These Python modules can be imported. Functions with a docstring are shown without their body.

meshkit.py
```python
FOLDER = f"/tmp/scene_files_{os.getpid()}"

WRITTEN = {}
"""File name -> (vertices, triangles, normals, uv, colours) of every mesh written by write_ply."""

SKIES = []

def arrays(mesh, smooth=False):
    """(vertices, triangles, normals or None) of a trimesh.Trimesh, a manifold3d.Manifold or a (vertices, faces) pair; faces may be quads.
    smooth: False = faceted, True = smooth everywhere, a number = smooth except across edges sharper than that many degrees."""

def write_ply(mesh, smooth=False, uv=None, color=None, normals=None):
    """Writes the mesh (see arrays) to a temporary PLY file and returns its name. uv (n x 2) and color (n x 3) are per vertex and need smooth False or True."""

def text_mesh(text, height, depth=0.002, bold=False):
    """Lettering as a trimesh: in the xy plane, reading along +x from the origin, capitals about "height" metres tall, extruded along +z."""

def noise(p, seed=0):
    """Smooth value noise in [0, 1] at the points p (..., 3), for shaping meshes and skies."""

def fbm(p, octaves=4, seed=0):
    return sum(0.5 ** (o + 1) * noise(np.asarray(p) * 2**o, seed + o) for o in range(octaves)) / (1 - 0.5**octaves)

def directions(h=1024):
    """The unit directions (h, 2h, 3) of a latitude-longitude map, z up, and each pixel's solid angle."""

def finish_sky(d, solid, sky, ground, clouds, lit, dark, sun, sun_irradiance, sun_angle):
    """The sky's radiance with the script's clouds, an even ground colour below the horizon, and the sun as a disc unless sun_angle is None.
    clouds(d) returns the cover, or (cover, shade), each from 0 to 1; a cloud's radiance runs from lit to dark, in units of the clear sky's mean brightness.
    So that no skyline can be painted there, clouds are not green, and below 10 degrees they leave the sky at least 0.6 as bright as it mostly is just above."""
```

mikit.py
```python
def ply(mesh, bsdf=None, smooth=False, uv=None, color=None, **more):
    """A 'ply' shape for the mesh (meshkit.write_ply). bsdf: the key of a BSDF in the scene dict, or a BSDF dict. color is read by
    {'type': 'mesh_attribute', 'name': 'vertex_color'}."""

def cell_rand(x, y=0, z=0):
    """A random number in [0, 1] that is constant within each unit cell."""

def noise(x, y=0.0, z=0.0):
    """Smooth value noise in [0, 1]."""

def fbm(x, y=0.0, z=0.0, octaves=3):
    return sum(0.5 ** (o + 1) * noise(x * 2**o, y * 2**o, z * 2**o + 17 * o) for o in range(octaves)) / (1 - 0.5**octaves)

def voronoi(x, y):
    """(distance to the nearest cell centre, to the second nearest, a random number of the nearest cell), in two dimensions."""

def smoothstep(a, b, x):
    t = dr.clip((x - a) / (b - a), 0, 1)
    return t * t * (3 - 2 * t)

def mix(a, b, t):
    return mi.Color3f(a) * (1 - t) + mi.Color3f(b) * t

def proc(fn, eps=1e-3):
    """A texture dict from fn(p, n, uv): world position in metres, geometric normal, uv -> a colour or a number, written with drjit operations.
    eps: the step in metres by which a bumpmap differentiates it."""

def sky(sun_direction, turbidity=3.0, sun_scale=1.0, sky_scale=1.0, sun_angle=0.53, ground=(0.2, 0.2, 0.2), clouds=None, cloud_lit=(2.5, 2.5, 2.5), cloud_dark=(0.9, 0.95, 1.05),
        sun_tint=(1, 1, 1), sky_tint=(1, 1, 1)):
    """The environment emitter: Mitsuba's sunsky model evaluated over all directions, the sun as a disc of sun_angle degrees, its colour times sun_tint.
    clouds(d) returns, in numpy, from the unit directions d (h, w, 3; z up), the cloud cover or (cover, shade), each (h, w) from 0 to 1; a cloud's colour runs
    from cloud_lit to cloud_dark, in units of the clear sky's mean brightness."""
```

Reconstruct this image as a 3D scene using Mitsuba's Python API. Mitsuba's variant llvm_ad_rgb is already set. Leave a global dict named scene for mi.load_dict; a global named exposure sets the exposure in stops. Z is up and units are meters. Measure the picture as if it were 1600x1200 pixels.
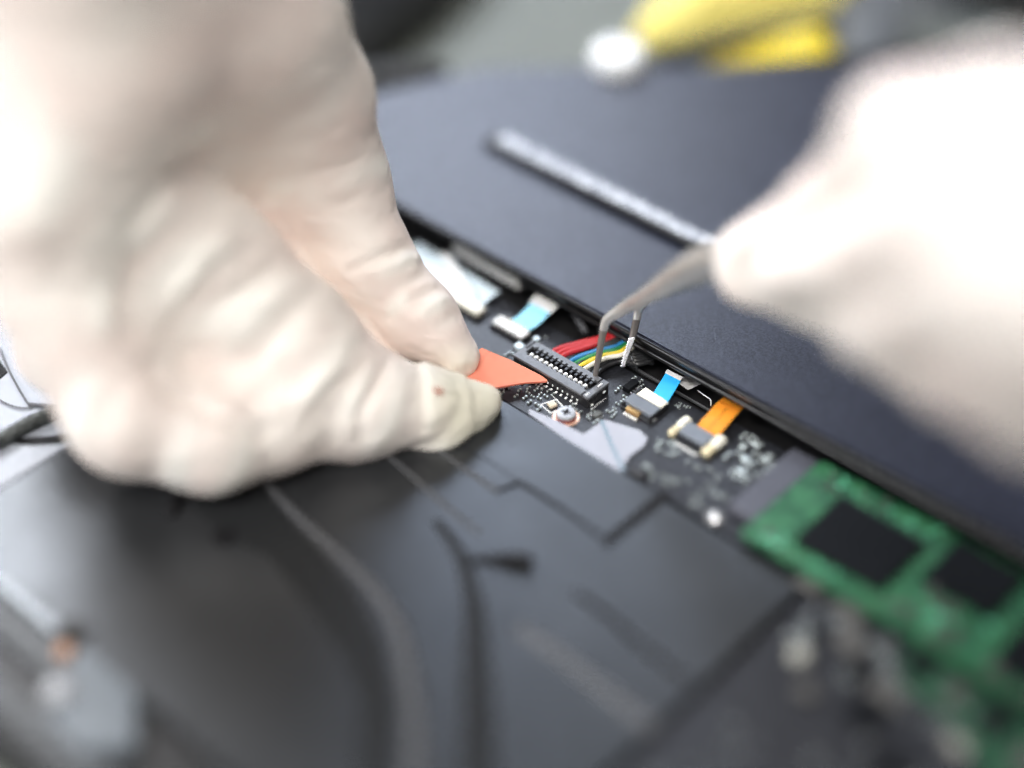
import math, random
import numpy as np, trimesh, mitsuba as mi, drjit as dr
import manifold3d as m3
from scipy.spatial import cKDTree
from shapely.geometry import Polygon, Point, LineString
import mikit, meshkit
from mikit import proc, noise, fbm, voronoi, smoothstep, mix

T = mi.ScalarTransform4f
MM = 0.001                      # everything below is modelled in millimetres and written in metres
scene, labels = {}, {}

# ------------------------------------------------------------------ camera, light, exposure
PITCH = math.radians(41)
DIST = 371.99
CAM = np.array([0, -DIST * math.cos(PITCH), DIST * math.sin(PITCH)])
scene['camera'] = {
    'type': 'thinlens', 'fov': 32.0, 'fov_axis': 'x', 'aperture_radius': 0.0175, 'focus_distance': 0.3705,
    'near_clip': 0.01, 'far_clip': 20.0,
    'to_world': T().look_at(origin=(CAM * MM).tolist(), target=[0, 0, 0], up=[0, 0, 1])}
exposure = 0.13
# the window to the back left that gives the main light, and the pale room round the bench
def lamp(key, origin, target, w, h, radiance, label):
    scene[key] = {'type': 'rectangle', 'to_world': T().look_at(origin=origin, target=target, up=[0, 0, 1]) @ T().scale([w / 2, h / 2, 1]),
                  'emitter': {'type': 'area', 'radiance': {'type': 'rgb', 'value': radiance}}}
    labels[key] = {'label': label, 'category': 'lamp'}
lamp('softbox_lamp', [-0.68, 0.98, 1.07], [-0.08, 0, 0.0], 0.62, 0.44, [22.0, 22.4, 23.2], 'bright softbox lamp behind and to the left of the bench')
lamp('window_lamp', [-0.10, 1.36, 0.94], [0, 0, 0.02], 0.50, 0.55, [8.0, 9.0, 10.8], 'cool softbox lamp behind the bench')
lamp('fill_lamp', [-0.12, -0.66, 1.22], [0, 0, 0.02], 0.65, 0.65, [11.6, 11.2, 10.7], 'square fill lamp added above and behind the camera')  # added fill for the camera-facing sides of the gloves
lamp('side_lamp', [-0.72, -0.34, 0.42], [-0.1, -0.04, 0.0], 0.45, 0.36, [9.0, 9.1, 9.3], 'low softbox lamp at the left side of the bench')
scene['room_light'] = {'type': 'constant', 'radiance': {'type': 'rgb', 'value': [0.14, 0.14, 0.142]}}

# ------------------------------------------------------------------ helpers
ANG = math.radians(42)          # the laptop lies turned by this much on the bench: u along its hinge, v across it
CU, SU = math.cos(ANG), math.sin(ANG)
def world(p):
    p = np.asarray(p, float)
    return np.stack([p[..., 0] * CU + p[..., 1] * SU, -p[..., 0] * SU + p[..., 1] * CU, p[..., 2]], -1)

def tri(mesh):
    if hasattr(mesh, 'to_mesh'):
        m = mesh.to_mesh(); return trimesh.Trimesh(np.array(m.vert_properties[:, :3], float), np.array(m.tri_verts, int), process=False)
    if isinstance(mesh, (list, tuple)):
        return trimesh.util.concatenate([tri(x) for x in mesh])
    return mesh

def put(key, mesh, bsdf, local=True, smooth=30, color=None):
    """one entry of the scene; a key that is taken gets the next three-digit number"""
    m = tri(mesh)
    v = np.asarray(m.vertices, float)
    v = (world(v) if local else v) * MM
    base, i = key, 0
    while key in scene:
        i += 1; key = f'{base}_{i:03d}'
    scene[key] = mikit.ply(trimesh.Trimesh(v, m.faces, process=False), bsdf, smooth=smooth, color=color)
    return key

def thing(key, label, category, group=None, kind=None):
    base, i = key, 0
    while key in labels:
        i += 1; key = f'{base}_{i:03d}'
    labels[key] = {'label': label, 'category': category}
    if group: labels[key]['group'] = group
    if kind: labels[key]['kind'] = kind
    return key

def cbox(u0, u1, v0, v1, z0, z1, c=0.08):
    P = []
    for su, a, b in ((1, u0, u1),):
        pass
    for x, dx in ((u0, 1), (u1, -1)):
        for y, dy in ((v0, 1), (v1, -1)):
            for z, dz in ((z0, 1), (z1, -1)):
                P += [(x + dx * c, y + dy * c, z), (x + dx * c, y, z + dz * c), (x, y + dy * c, z + dz * c)]
    return trimesh.convex.convex_hull(np.array(P))

def obox(cx, cy, ang, lx, ly, z0, z1, c=0.06):
    m = cbox(-lx / 2, lx / 2, -ly / 2, ly / 2, z0, z1, c)
    m.apply_transform(trimesh.transformations.rotation_matrix(ang, [0, 0, 1])); m.apply_translation([cx, cy, 0])
    return m

def mani(m):
    return m3.Manifold(m3.Mesh(vert_properties=np.array(m.vertices, np.float32), tri_verts=np.array(m.faces, np.uint32)))

def prism(pts, z0, z1, c=0.0, r=0.0):
    p = pts if isinstance(pts, Polygon) else Polygon(pts)
    if r: p = p.buffer(-r).buffer(2 * r).buffer(-r)
    g = [p] if p.geom_type == 'Polygon' else list(p.geoms)
    out = []
    for q in g:
        if c and not q.buffer(-c).is_empty:
            a = trimesh.creation.extrude_polygon(q, z1 - z0 - c, engine='earcut'); a.apply_translation([0, 0, z0]); out.append(a)
            b = trimesh.creation.extrude_polygon(q.buffer(-c, join_style=2), c, engine='earcut'); b.apply_translation([0, 0, z1 - c]); out.append(b)
        else:
            a = trimesh.creation.extrude_polygon(q, z1 - z0, engine='earcut'); a.apply_translation([0, 0, z0]); out.append(a)
    return trimesh.util.concatenate(out)

def spline(pts, n):
    pts = np.array(pts, float)
    d = np.r_[0, np.cumsum(np.linalg.norm(np.diff(pts, axis=0), axis=1))]
    from scipy.interpolate import PchipInterpolator, CubicSpline
    f = PchipInterpolator(d, pts) if len(pts) > 2 else (lambda t: pts[0] + (pts[-1] - pts[0]) * (np.asarray(t) / d[-1])[:, None])
    return f(np.linspace(0, d[-1], n))

def loft(rings, caps=True):
    R = np.array(rings); n, k, _ = R.shape
    V = R.reshape(-1, 3); F = []
    for i in range(n - 1):
        for j in range(k):
            a, b = i * k + j, i * k + (j + 1) % k
            F += [(a, b, b + k), (a, b + k, a + k)]
    if caps:
        V = np.vstack([V, R[0].mean(0), R[-1].mean(0)])
        for j in range(k):
            F += [(n * k, (j + 1) % k, j), (n * k + 1, (n - 1) * k + j, (n - 1) * k + (j + 1) % k)]
    m = trimesh.Trimesh(V, np.array(F), process=False)
    return m

def tube(pts, r, n=40, sides=12, up=(0, 0, 1), flat=1.0):
    P = spline(pts, n) if len(pts) > 2 else np.array([np.array(pts[0]) + (np.array(pts[1]) - np.array(pts[0])) * t for t in np.linspace(0, 1, n)])
    Tn = np.gradient(P, axis=0); Tn /= np.linalg.norm(Tn, axis=1, keepdims=True)
    r = np.interp(np.linspace(0, 1, n), np.linspace(0, 1, len(np.atleast_1d(r))), np.atleast_1d(r)) if np.ndim(r) else np.full(n, r)
    rings, N = [], np.array(up, float)
    if abs(N @ Tn[0]) > .95: N = np.array([1., 0, 0])
    for p, t, rr in zip(P, Tn, r):
        N = N - (N @ t) * t; N /= np.linalg.norm(N)
        B = np.cross(t, N)
        a = np.arange(sides) / sides * 2 * np.pi
        rings.append(p + rr * (np.cos(a)[:, None] * B + flat * np.sin(a)[:, None] * N))
    return loft(rings)

def ribbon(path, half, th=0.14, n=50):
    """a flat cable: path of centre points, half = half-width vector (3)"""
    P = spline(path, n); H = np.array(half, float)
    Tn = np.gradient(P, axis=0); Tn /= np.linalg.norm(Tn, axis=1, keepdims=True)
    Nn = np.cross(np.broadcast_to(H, Tn.shape), Tn); Nn /= np.linalg.norm(Nn, axis=1, keepdims=True)
    e = 0.97
    return loft([[p - H, p - H * e + t * th / 2, p + H * e + t * th / 2, p + H, p + H * e - t * th / 2, p - H * e - t * th / 2] for p, t in zip(P, Nn)])

def lathe(prof, sections=48, centre=(0, 0, 0)):
    m = trimesh.creation.revolve(np.array(prof, float), sections=sections)
    if m.volume < 0: m.invert()
    m.apply_translation(centre); return m

def hull_spheres(ps, sub=2):
    V = [np.array(trimesh.creation.icosphere(subdivisions=sub, radius=r).vertices) + np.array(p) for *p, r in ps]
    return trimesh.convex.convex_hull(np.vstack(V))

# ------------------------------------------------------------------ materials (each defined once)
def mat(name, color, rough=0.5, metal=0.0, spec=0.5, bump=None, bscale=1.0, **kw):
    b = {'type': 'principled', 'base_color': color if isinstance(color, dict) else {'type': 'rgb', 'value': list(color)},
         'roughness': rough if isinstance(rough, dict) else float(rough), 'metallic': float(metal), 'specular': float(spec), **kw}
    if bump is not None:
        b = {'type': 'bumpmap', 'arbitrary': bump, 'scale': bscale, 'bsdf': b}
    scene[name] = {'type': 'twosided', 'bsdf': b}
    return name

def sp(p, s):
    return p.x * s, p.y * s, p.z * s

def fabric_col(p, n, uv):
    a = noise(*sp(p, 3200)); b = fbm(*sp(p, 60))
    return mix((0.003, 0.004, 0.011), (0.030, 0.034, 0.058), smoothstep(0.25, 0.8, a) * 0.75 + 0.3 * b)
def fabric_bump(p, n, uv):
    return noise(*sp(p, 2900)) * 0.000022
mat('lid_fabric', proc(fabric_col), 0.36, bump=proc(fabric_bump, 1e-4))

def pcb_col(p, n, uv):
    return mix((0.014, 0.015, 0.019), (0.026, 0.028, 0.034), fbm(*sp(p, 260)))
mat('pcb_black', proc(pcb_col), 0.36, spec=.4)
mat('pcb_trace', (0.060, 0.063, 0.072), 0.42)
def film_col(p, n, uv):
    return mix((0.061, 0.065, 0.070), (0.078, 0.083, 0.089), fbm(*sp(p, 90)))
def film_rough(p, n, uv):
    return 0.33 + 0.07 * fbm(*sp(p, 130))
def film_bump(p, n, uv):
    return fbm(*sp(p, 60)) * 0.0006
mat('film', proc(film_col), proc(film_rough), 0.8)
mat('film_dark', (0.008, 0.008, 0.009), 0.6, spec=.2)
mat('film_ridge', (0.075, 0.077, 0.082), 0.45)
mat('chassis_black', (0.012, 0.012, 0.013), 0.5)
mat('gloss_black', (0.010, 0.010, 0.011), 0.22)
mat('chassis_plate', (0.30, 0.32, 0.36), 0.45)
mat('plate_seam', (0.10, 0.10, 0.11), 0.6)
mat('rim_metal', (0.40, 0.43, 0.46), 0.4, 0.6)
mat('bracket_grey', (0.11, 0.13, 0.15), 0.42)
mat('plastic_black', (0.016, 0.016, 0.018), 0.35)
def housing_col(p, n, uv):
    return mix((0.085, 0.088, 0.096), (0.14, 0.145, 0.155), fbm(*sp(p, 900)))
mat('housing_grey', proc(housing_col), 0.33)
mat('latch_grey', (0.15, 0.17, 0.20), 0.4)
mat('slot_grey', (0.075, 0.078, 0.098), 0.45)
mat('dull_dark', (0.07, 0.068, 0.064), 0.5)
mat('dull_grey', (0.30, 0.30, 0.27), 0.5)
mat('chip_black', (0.006, 0.007, 0.009), 0.7, spec=.12)
mat('film_channel', (0.012, 0.013, 0.014), 0.55, spec=.3)
mat('chip_print', (0.016, 0.017, 0.019), 0.5)
mat('chip_grey', (0.085, 0.090, 0.085), 0.5)
mat('tin', (0.86, 0.86, 0.88), 0.28, 0.9)
mat('tin_dull', (0.50, 0.55, 0.55), 0.35, 0.6)
mat('tin_white', (0.85, 0.85, 0.84), 0.35, 0.0)
mat('silk', (0.72, 0.72, 0.72), 0.6)
mat('gold', (0.75, 0.48, 0.20), 0.3, 0.9)
mat('copper_ring', (0.93, 0.62, 0.46), 0.38, 0.45)
mat('copper', (0.55, 0.33, 0.22), 0.4, 0.6)
mat('tan', (0.62, 0.55, 0.42), 0.4)
mat('cream', (0.80, 0.77, 0.66), 0.4)
mat('ivory', (0.72, 0.62, 0.40), 0.4)
mat('white_fpc', (0.78, 0.78, 0.78), 0.4)
mat('blue_tape', (0.03, 0.42, 0.85), 0.35)
mat('pale_blue', (0.28, 0.68, 0.90), 0.3)
def orange_col(p, n, uv):
    return mix((0.82, 0.27, 0.02), (0.92, 0.36, 0.04), fbm(*sp(p, 300)))
mat('orange_fpc', proc(orange_col), 0.35)
mat('orange_line', (0.55, 0.15, 0.01), 0.4)
mat('foil', (0.35, 0.362, 0.415), 0.42)  # pale colour stands for the window reflected in the film
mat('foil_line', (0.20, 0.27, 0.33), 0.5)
mat('screw_metal', (0.40, 0.41, 0.43), 0.42, 0.4)
mat('recess_shade', (0.004, 0.004, 0.006), 0.7, spec=.1)  # near-black colour paints the shade inside the cross recess
mat('thread_lock', (0.22, 0.02, 0.015), 0.5)
def green_col(p, n, uv):
    return mix((0.010, 0.085, 0.034), (0.028, 0.145, 0.060), smoothstep(.35, .65, noise(*sp(p, 420))))
mat('green_pcb', proc(green_col), 0.45)
mat('green_dark', (0.010, 0.060, 0.028), 0.5)
mat('green_light', (0.10, 0.42, 0.24), 0.45)
def tw_col(p, n, uv):
    return mix((0.56, 0.555, 0.545), (0.70, 0.695, 0.68), fbm(*sp(p, 400)))
mat('tweezer_steel', proc(tw_col), 0.36, 0.75)
mat('tweezer_tip', (0.32, 0.29, 0.275), 0.34, 0.75)
mat('rod_top_lit', proc(lambda p, n, uv: mix((0.26, 0.28, 0.32), (0.60, 0.63, 0.69), smoothstep(.3, .7, noise(*sp(p, 1100))))), 0.4)  # pale colour stands for light reflected off the dark strip
mat('rod_side_shaded', (0.025, 0.028, 0.032), 0.5)
mat('wire_red', (0.46, 0.015, 0.02), 0.4)
mat('ribbon_pale', (0.70, 0.82, 0.90), 0.35)
mat('wire_blue', (0.02, 0.20, 0.45), 0.4)
mat('wire_green', (0.01, 0.20, 0.05), 0.4)
mat('wire_yellow', (0.68, 0.52, 0.03), 0.4)
mat('wire_white', (0.66, 0.64, 0.55), 0.4)
mat('housing_dark', (0.035, 0.04, 0.04), 0.5)
mat('wire_black', (0.026, 0.027, 0.029), 0.32)
def braid_col(p, n, uv):
    return mix((0.015, 0.018, 0.018), (0.12, 0.13, 0.125), smoothstep(.35, .8, noise(*sp(p, 2600))))
mat('braid', proc(braid_col), 0.6)
mat('yellow', (0.80, 0.63, 0.03), 0.4)
mat('yellow_pale', (0.90, 0.78, 0.22), 0.4)
mat('rubber_black', (0.012, 0.013, 0.014), 0.5)
mat('grey_dark', (0.05, 0.055, 0.06), 0.5)
mat('white_plastic', (0.88, 0.90, 0.91), 0.4)
mat('grey_paper', (0.15, 0.165, 0.185), 0.6)
def table_col(p, n, uv):
    return mix((0.125, 0.140, 0.125), (0.150, 0.163, 0.148), fbm(*sp(p, 40)))
mat('table_top', proc(table_col), 0.6)
scene['pick_plastic'] = {'type': 'principledthin', 'base_color': {'type': 'rgb', 'value': [1.0, 0.40, 0.275]}, 'roughness': 0.3, 'diff_trans': 0.5, 'spec_trans': 0.0, 'eta': 1.4}

def glove_bump(p, n, uv):
    return fbm(*sp(p, 700)) * 0.00012 + fbm(p.x * 150, p.y * 150, p.z * 420) * 0.0006
mat('glove', {'type': 'mesh_attribute', 'name': 'vertex_color'}, 0.55, spec=0.35, bump=proc(glove_bump, 2e-4), sheen=0.15)
mat('stain', (0.42, 0.10, 0.05), 0.6)
mat('sleeve', (0.10, 0.11, 0.13), 0.8)

# ------------------------------------------------------------------ the bench
TZ = -15.0
t = cbox(-900, 900, -700, 1100, TZ - 30, TZ, 2); put('bench_top', t, 'table_top', local=False)
labels['bench_top'] = {'kind': 'structure'}

# ------------------------------------------------------------------ laptop: tray, lid, rim
lap = thing('laptop', 'opened dark laptop with its inside bare and fabric-grained lid laid flat behind', 'laptop')
put('laptop__tray', cbox(-125, 160, -125, 33.5, TZ + .3, -2.4, 0.8), 'chassis_black')
lidpoly = [(-125, 22.6), (175, 22.6), (175, 300), (60, 300), (13.4, 183.4), (-16.3, 139.5), (-80.5, 79.7), (-94.8, 48.4), (-125, 30)]
put('laptop__lid', prism(Polygon(lidpoly).buffer(-1.2).buffer(1.2), 6.9, 8.0, 0.35), 'lid_fabric')
put('laptop__lid_edge', [tube([(-120, 22.3, 7.2), (170, 22.3, 7.2)], .62, 60)], 'gloss_black')
put('laptop__hinge_cover', prism([(-19, 23.3), (170, 23.3), (170, 290), (60, 290), (5, 178), (-19, 145)], 3.6, 6.88), 'gloss_black')
put('laptop__hinge_cover', prism([(-124, 23.3), (-19.2, 23.3), (-19.2, 145), (-80, 70), (-110, 34), (-124, 31)], 6.1, 6.87), 'gloss_black')
put('laptop__hinge_wall', cbox(-124, 160, 31.2, 33, -2.6, 3.7, .1), 'chassis_black')
put('laptop__hinge_bar', tube([(-18.6, 23.35, 4.1), (165, 23.35, 4.1)], .75, 60), 'gloss_black')
put('laptop__channel_rail', [cbox(12, 165, 21.9, 22.35, -1.6, -0.9, .1)], 'film_ridge')
# the raised foot strip across the lid, its reflection and shaded side put into colour
put('laptop__foot_strip', [cbox(-57, 60, 52.6, 57.6, 8.05, 10.2, 0.7)], 'rod_side_shaded')
put('laptop__foot_strip__top_face', [cbox(-53.5, 60, 53.2, 57.2, 10.1, 10.75, 0.3)], 'rod_top_lit')
# left end of the tray: pale plate with its seams
put('laptop__side_plate', prism([(-123, -104), (-53.5, -104), (-53.5, -52), (-66.0, -52), (-70, -45), (-123, -45)], -2.3, 0.2, .15), 'chassis_plate')
put('laptop__plate_seam', [tube([(-88.08, -64.88, 0.60), (-78.32, -68.71, 0.60), (-68.91, -71.59, 0.60)], .22, 20, 6)], 'plate_seam')
put('laptop__plate_seam', [tube([(-68.91, -71.59, 0.60), (-66.15, -69.63, 0.60), (-62.90, -67.24, 0.60)], .45, 14, 6)], 'plate_seam')
put('laptop__plate_seam', [tube([(-74.45, -74.71, 0.60), (-70.21, -73.82, 0.60), (-67.61, -71.75, 0.60)], .18, 14, 6)], 'plate_seam')
put('laptop__plate_slot', prism([(-64.36, -81.46), (-58.02, -74.23), (-55.26, -69.95), (-53.36, -67.72), (-51.36, -69.76), (-54.90, -74.21), (-58.72, -78.42), (-63.54, -81.74)], 0.15, 0.45), 'film_dark')
put('laptop__plate_slot', prism([(-87.92, -68.36), (-85.04, -67.17), (-80.91, -68.21), (-80.40, -70.51), (-81.71, -72.79)], 0.15, 0.5), 'film_dark')
# the front rim of the tray at lower left
put('laptop__front_rim', [cbox(-70, -14.5, -105.9, -104.8, -2, 1.6, .3)], 'rim_metal')
put('laptop__front_lip', [cbox(-90, -6, -112.5, -106.0, -2.2, -.6, .4), cbox(-90, 20, -122.5, -117.5, -2.2, -.8, .4)], 'grey_dark')
put('laptop__corner_bracket', prism([(-9.5, -104.4), (6, -104.4), (16, -112), (10, -119), (-1, -118)], -2.2, .9, .3, r=1), 'bracket_grey')
put('laptop__standoff', lathe([(0, -2), (1.3, -2), (1.3, 1.4), (.8, 1.4), (.8, .6), (0, .6)], 32, (*(-10.01, -107.34), 0)), 'copper')
put('laptop__standoff_tab', cbox(-15.2, -9.6, -104.2, -101.2, .4, 1.5, .3), 'chassis_black')

# ------------------------------------------------------------------ battery
bat = thing('battery', 'wide matt black laptop battery filling the lower half of the tray', 'battery')
cells = Polygon([(-52.8, -104.5), (78.2, -104.5), (78.2, -6.2), (45.6, -6.2), (45.6, -5.4), (-52.8, -5.4)])
put('battery__body', prism(cells, -2.2, 0.55, 0.3, r=1.0), 'film')
put('battery__label_pad', prism([(21.0, -21.3), (43.4, -21.8), (43.4, -6.0), (-4, -5.8), (-4, -20.8)], 0.5, 0.85, .12, r=.6), 'film')
put('battery__groove', prism([(43.6, -23.2), (45.3, -23.2), (45.6, -4.6), (43.7, -4.6)], 0.5, 0.9), 'film_dark')
put('battery__groove', tube([(19.6, -26.0, .6), (20.6, -23.6, .65), (21.2, -21.4, .7), (26, -21.3, .7), (42.5, -21.9, .6)], .38, 40, 8), 'film_dark')
chan = [(-21.47, -68.32, 0.60), (-11.03, -69.30, 0.60), (-0.38, -67.55, 0.60), (13.74, -70.95, 0.60), (28.18, -75.20, 0.60), (37.19, -80.53, 0.60), (49.47, -92.81, 0.60)]
chan2 = [(53.55, -89.14, 0.60), (41.95, -76.25, 0.60), (31.13, -68.58, 0.60), (17.99, -62.92, 0.60), (3.43, -59.67, 0.60), (-9.55, -57.60, 0.60), (-20.11, -53.92, 0.60)]
put('battery__cable_channel', prism([p[:2] for p in chan] + [p[:2] for p in chan2], 0.5, 0.75, 0, r=.8), 'film_channel')
put('battery__cable', tube([(-19.64, -53.50, 0.60), (-13.29, -55.04, 0.60), (-3.09, -56.89, 0.60), (13.97, -59.01, 0.60), (26.81, -62.31, 0.60), (39.62, -70.74, 0.60), (56.38, -86.60, 0.60)], [.7, .8, .9, 1.3, 1.5, 1.6, 1.6], 60, 10, flat=.7), 'film_ridge')
put('battery__cable', tube([(16.36, -40.08, 0.60), (24.73, -42.72, 0.60), (34.47, -49.13, 0.60), (46.38, -60.77, 0.60), (64.22, -79.53, 0.60)], [1.0, 1.4, 2.2, 2.8, 3.0], 60, 10, flat=.25), 'film_channel')
put('battery__seam', [tube([(-5, -33.0, .5), (3.6, -34.0, .55), (14, -35.6, .55), (25, -36.8, .55)], .45, 30, 8)], 'film_ridge')
put('battery__seam', [tube([(-5, -24.6, .5), (3.9, -25.3, .6), (12, -25.9, .6), (20.0, -26.2, .6)], .45, 30, 8)], 'film_ridge')
put('battery__seam', [tube([(46.0, -49.4, .4), (55, -49.0, .5), (66, -49.8, .5), (78, -50.5, .4)], 1.5, 30, 8, flat=.35)], 'film_ridge')
put('battery__seam', [tube([(48, -36.0, .4), (56, -36.2, .45), (64.6, -37.7, .45), (77, -38.5, .4)], .9, 30, 8, flat=.35)], 'film_dark')
put('battery__plug_lead', tube([(27.6, -43.8, .7), (31, -40.8, .9), (34, -38.6, 1.2), (37.6, -36.4, 1.4)], [.6, .7, 1.3, 1.5], 24, 10), 'film_dark')
put('battery__dimple', prism(Point(*(-10.46, -69.47)).buffer(2.4), 0.5, 1.0, .2), 'film_dark')
put('battery__dimple', hull_spheres([(*(-23.05, -72.09), .6, 1.5), (*(-24.87, -67.85), .6, 1.1), (*(-27.66, -64.37), .6, .8)]), 'film_dark')

# dark braided cable on the side plate
c = put('braided_cable', tube([(-63.48, -86.98, 1.60), (-63.29, -82.53, 1.60), (-63.07, -75.69, 1.60), (-62.12, -68.95, 1.50), (-62.08, -64.57, 0.90)], [1.55, 1.55, 1.55, 1.5, 1.1], 60, 14), 'braid')
labels[c] = {'label': 'dark grey braided cable lying on the pale plate at the left edge', 'category': 'cable'}

# silver screw at lower left
k = thing('screw', 'bright silver screw with shiny head at the lower left corner of the tray', 'screw')
sc = (-2.89, -114.00)
put(k + '__head', lathe([(0, 2.9), (1.7, 2.8), (2.5, 2.3), (2.6, 1.2), (0, 1.2)], 40, (*sc, 0)), 'screw_metal')
put(k + '__shank', lathe([(0, -2), (1.3, -2), (1.3, 1.3), (0, 1.3)], 24, (*sc, 0)), 'screw_metal')

# ------------------------------------------------------------------ circuit board
pcb = thing('circuit_board', 'matt black circuit board crowded with connectors along the hinge', 'circuit board')
bp = Polygon([(-62, -4.8), (80, -4.8), (80, -110), (158, -110), (158, 21.2), (37.5, 21.4), (36, 19.6), (-62, 19.6)])
put('circuit_board__board', prism(bp, -1.0, 0.0, 0.0), 'pcb_black')
rng = random.Random(5)
# main wire connector; reflected light painted as a grey top over black shaded sides
H = mani(cbox(-3.9, 16.9, 4.5, 11.3, 2.35, 3.0, .12))
H -= mani(cbox(-2.6, 15.2, 7.05, 9.4, 1.5, 4, .01))
for i in range(12):
    u = -1.45 + 1.34 * i
    H -= mani(cbox(u - .42, u + .42, 6.55, 7.3, 1.5, 4, .01))
    H -= mani(cbox(u - .30, u + .30, 9.2, 10.0, 1.5, 4, .01))
    H -= mani(cbox(u - .40, u + .40, 4.0, 4.85, -1, .95, .01))
H -= mani(cbox(14.2, 15.4, 6.2, 9.9, 1.5, 4, .01))
H -= mani(cbox(14.9, 15.35, 4.2, 5.9, 1.9, 4, .01)); H -= mani(cbox(14.9, 15.35, 9.9, 11.6, 1.9, 4, .01))
H -= mani(cbox(-3.4, -2.9, 8.0, 11.6, 2.2, 4, .01))
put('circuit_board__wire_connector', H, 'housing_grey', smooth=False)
put('circuit_board__wire_connector__floor', cbox(-2.5, 15.1, 6.6, 9.9, 1.2, 1.62, .02), 'plastic_black')
for i in range(12):
    u = -1.45 + 1.34 * i
    put('circuit_board__wire_connector__contact', cbox(u - .40, u + .40, 7.3, 8.25, 1.55, 2.55, .16), 'tin_white')
    put('circuit_board__wire_connector__tooth', cbox(u + .32, u + 1.0, 8.5, 9.35, 1.5, 2.75, .06), 'plastic_black')
for i in range(13):
    u = -2.0 + 1.34 * i
    put('circuit_board__wire_connector__lead', trimesh.util.concatenate([cbox(u - .17, u + .17, 4.28, 4.52, .75, 1.25, .05), cbox(u - .24, u + .24, 3.62, 4.3, .05, .42, .1)]), 'tin_white')
put('circuit_board__wire_connector__clip', cbox(15.75, 16.05, 4.75, 5.9, 2.95, 3.12, .04), 'tin_white')
put('circuit_board__wire_connector__clip', cbox(15.85, 16.15, 8.6, 9.9, 2.95, 3.12, .04), 'tin_white')
put('circuit_board__wire_connector__side_lead', cbox(16.85, 17.1, 9.2, 9.9, 1.3, 1.75, .05), 'tin_white')
put('circuit_board__wire_connector__side_lead', cbox(16.85, 17.1, 5.4, 6.0, .3, .7, .05), 'tin_white')
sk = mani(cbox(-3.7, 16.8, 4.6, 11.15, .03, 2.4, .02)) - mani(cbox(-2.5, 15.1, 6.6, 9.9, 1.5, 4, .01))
put('circuit_board__wire_connector__shaded_body', sk, 'plastic_black', smooth=False)

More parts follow.
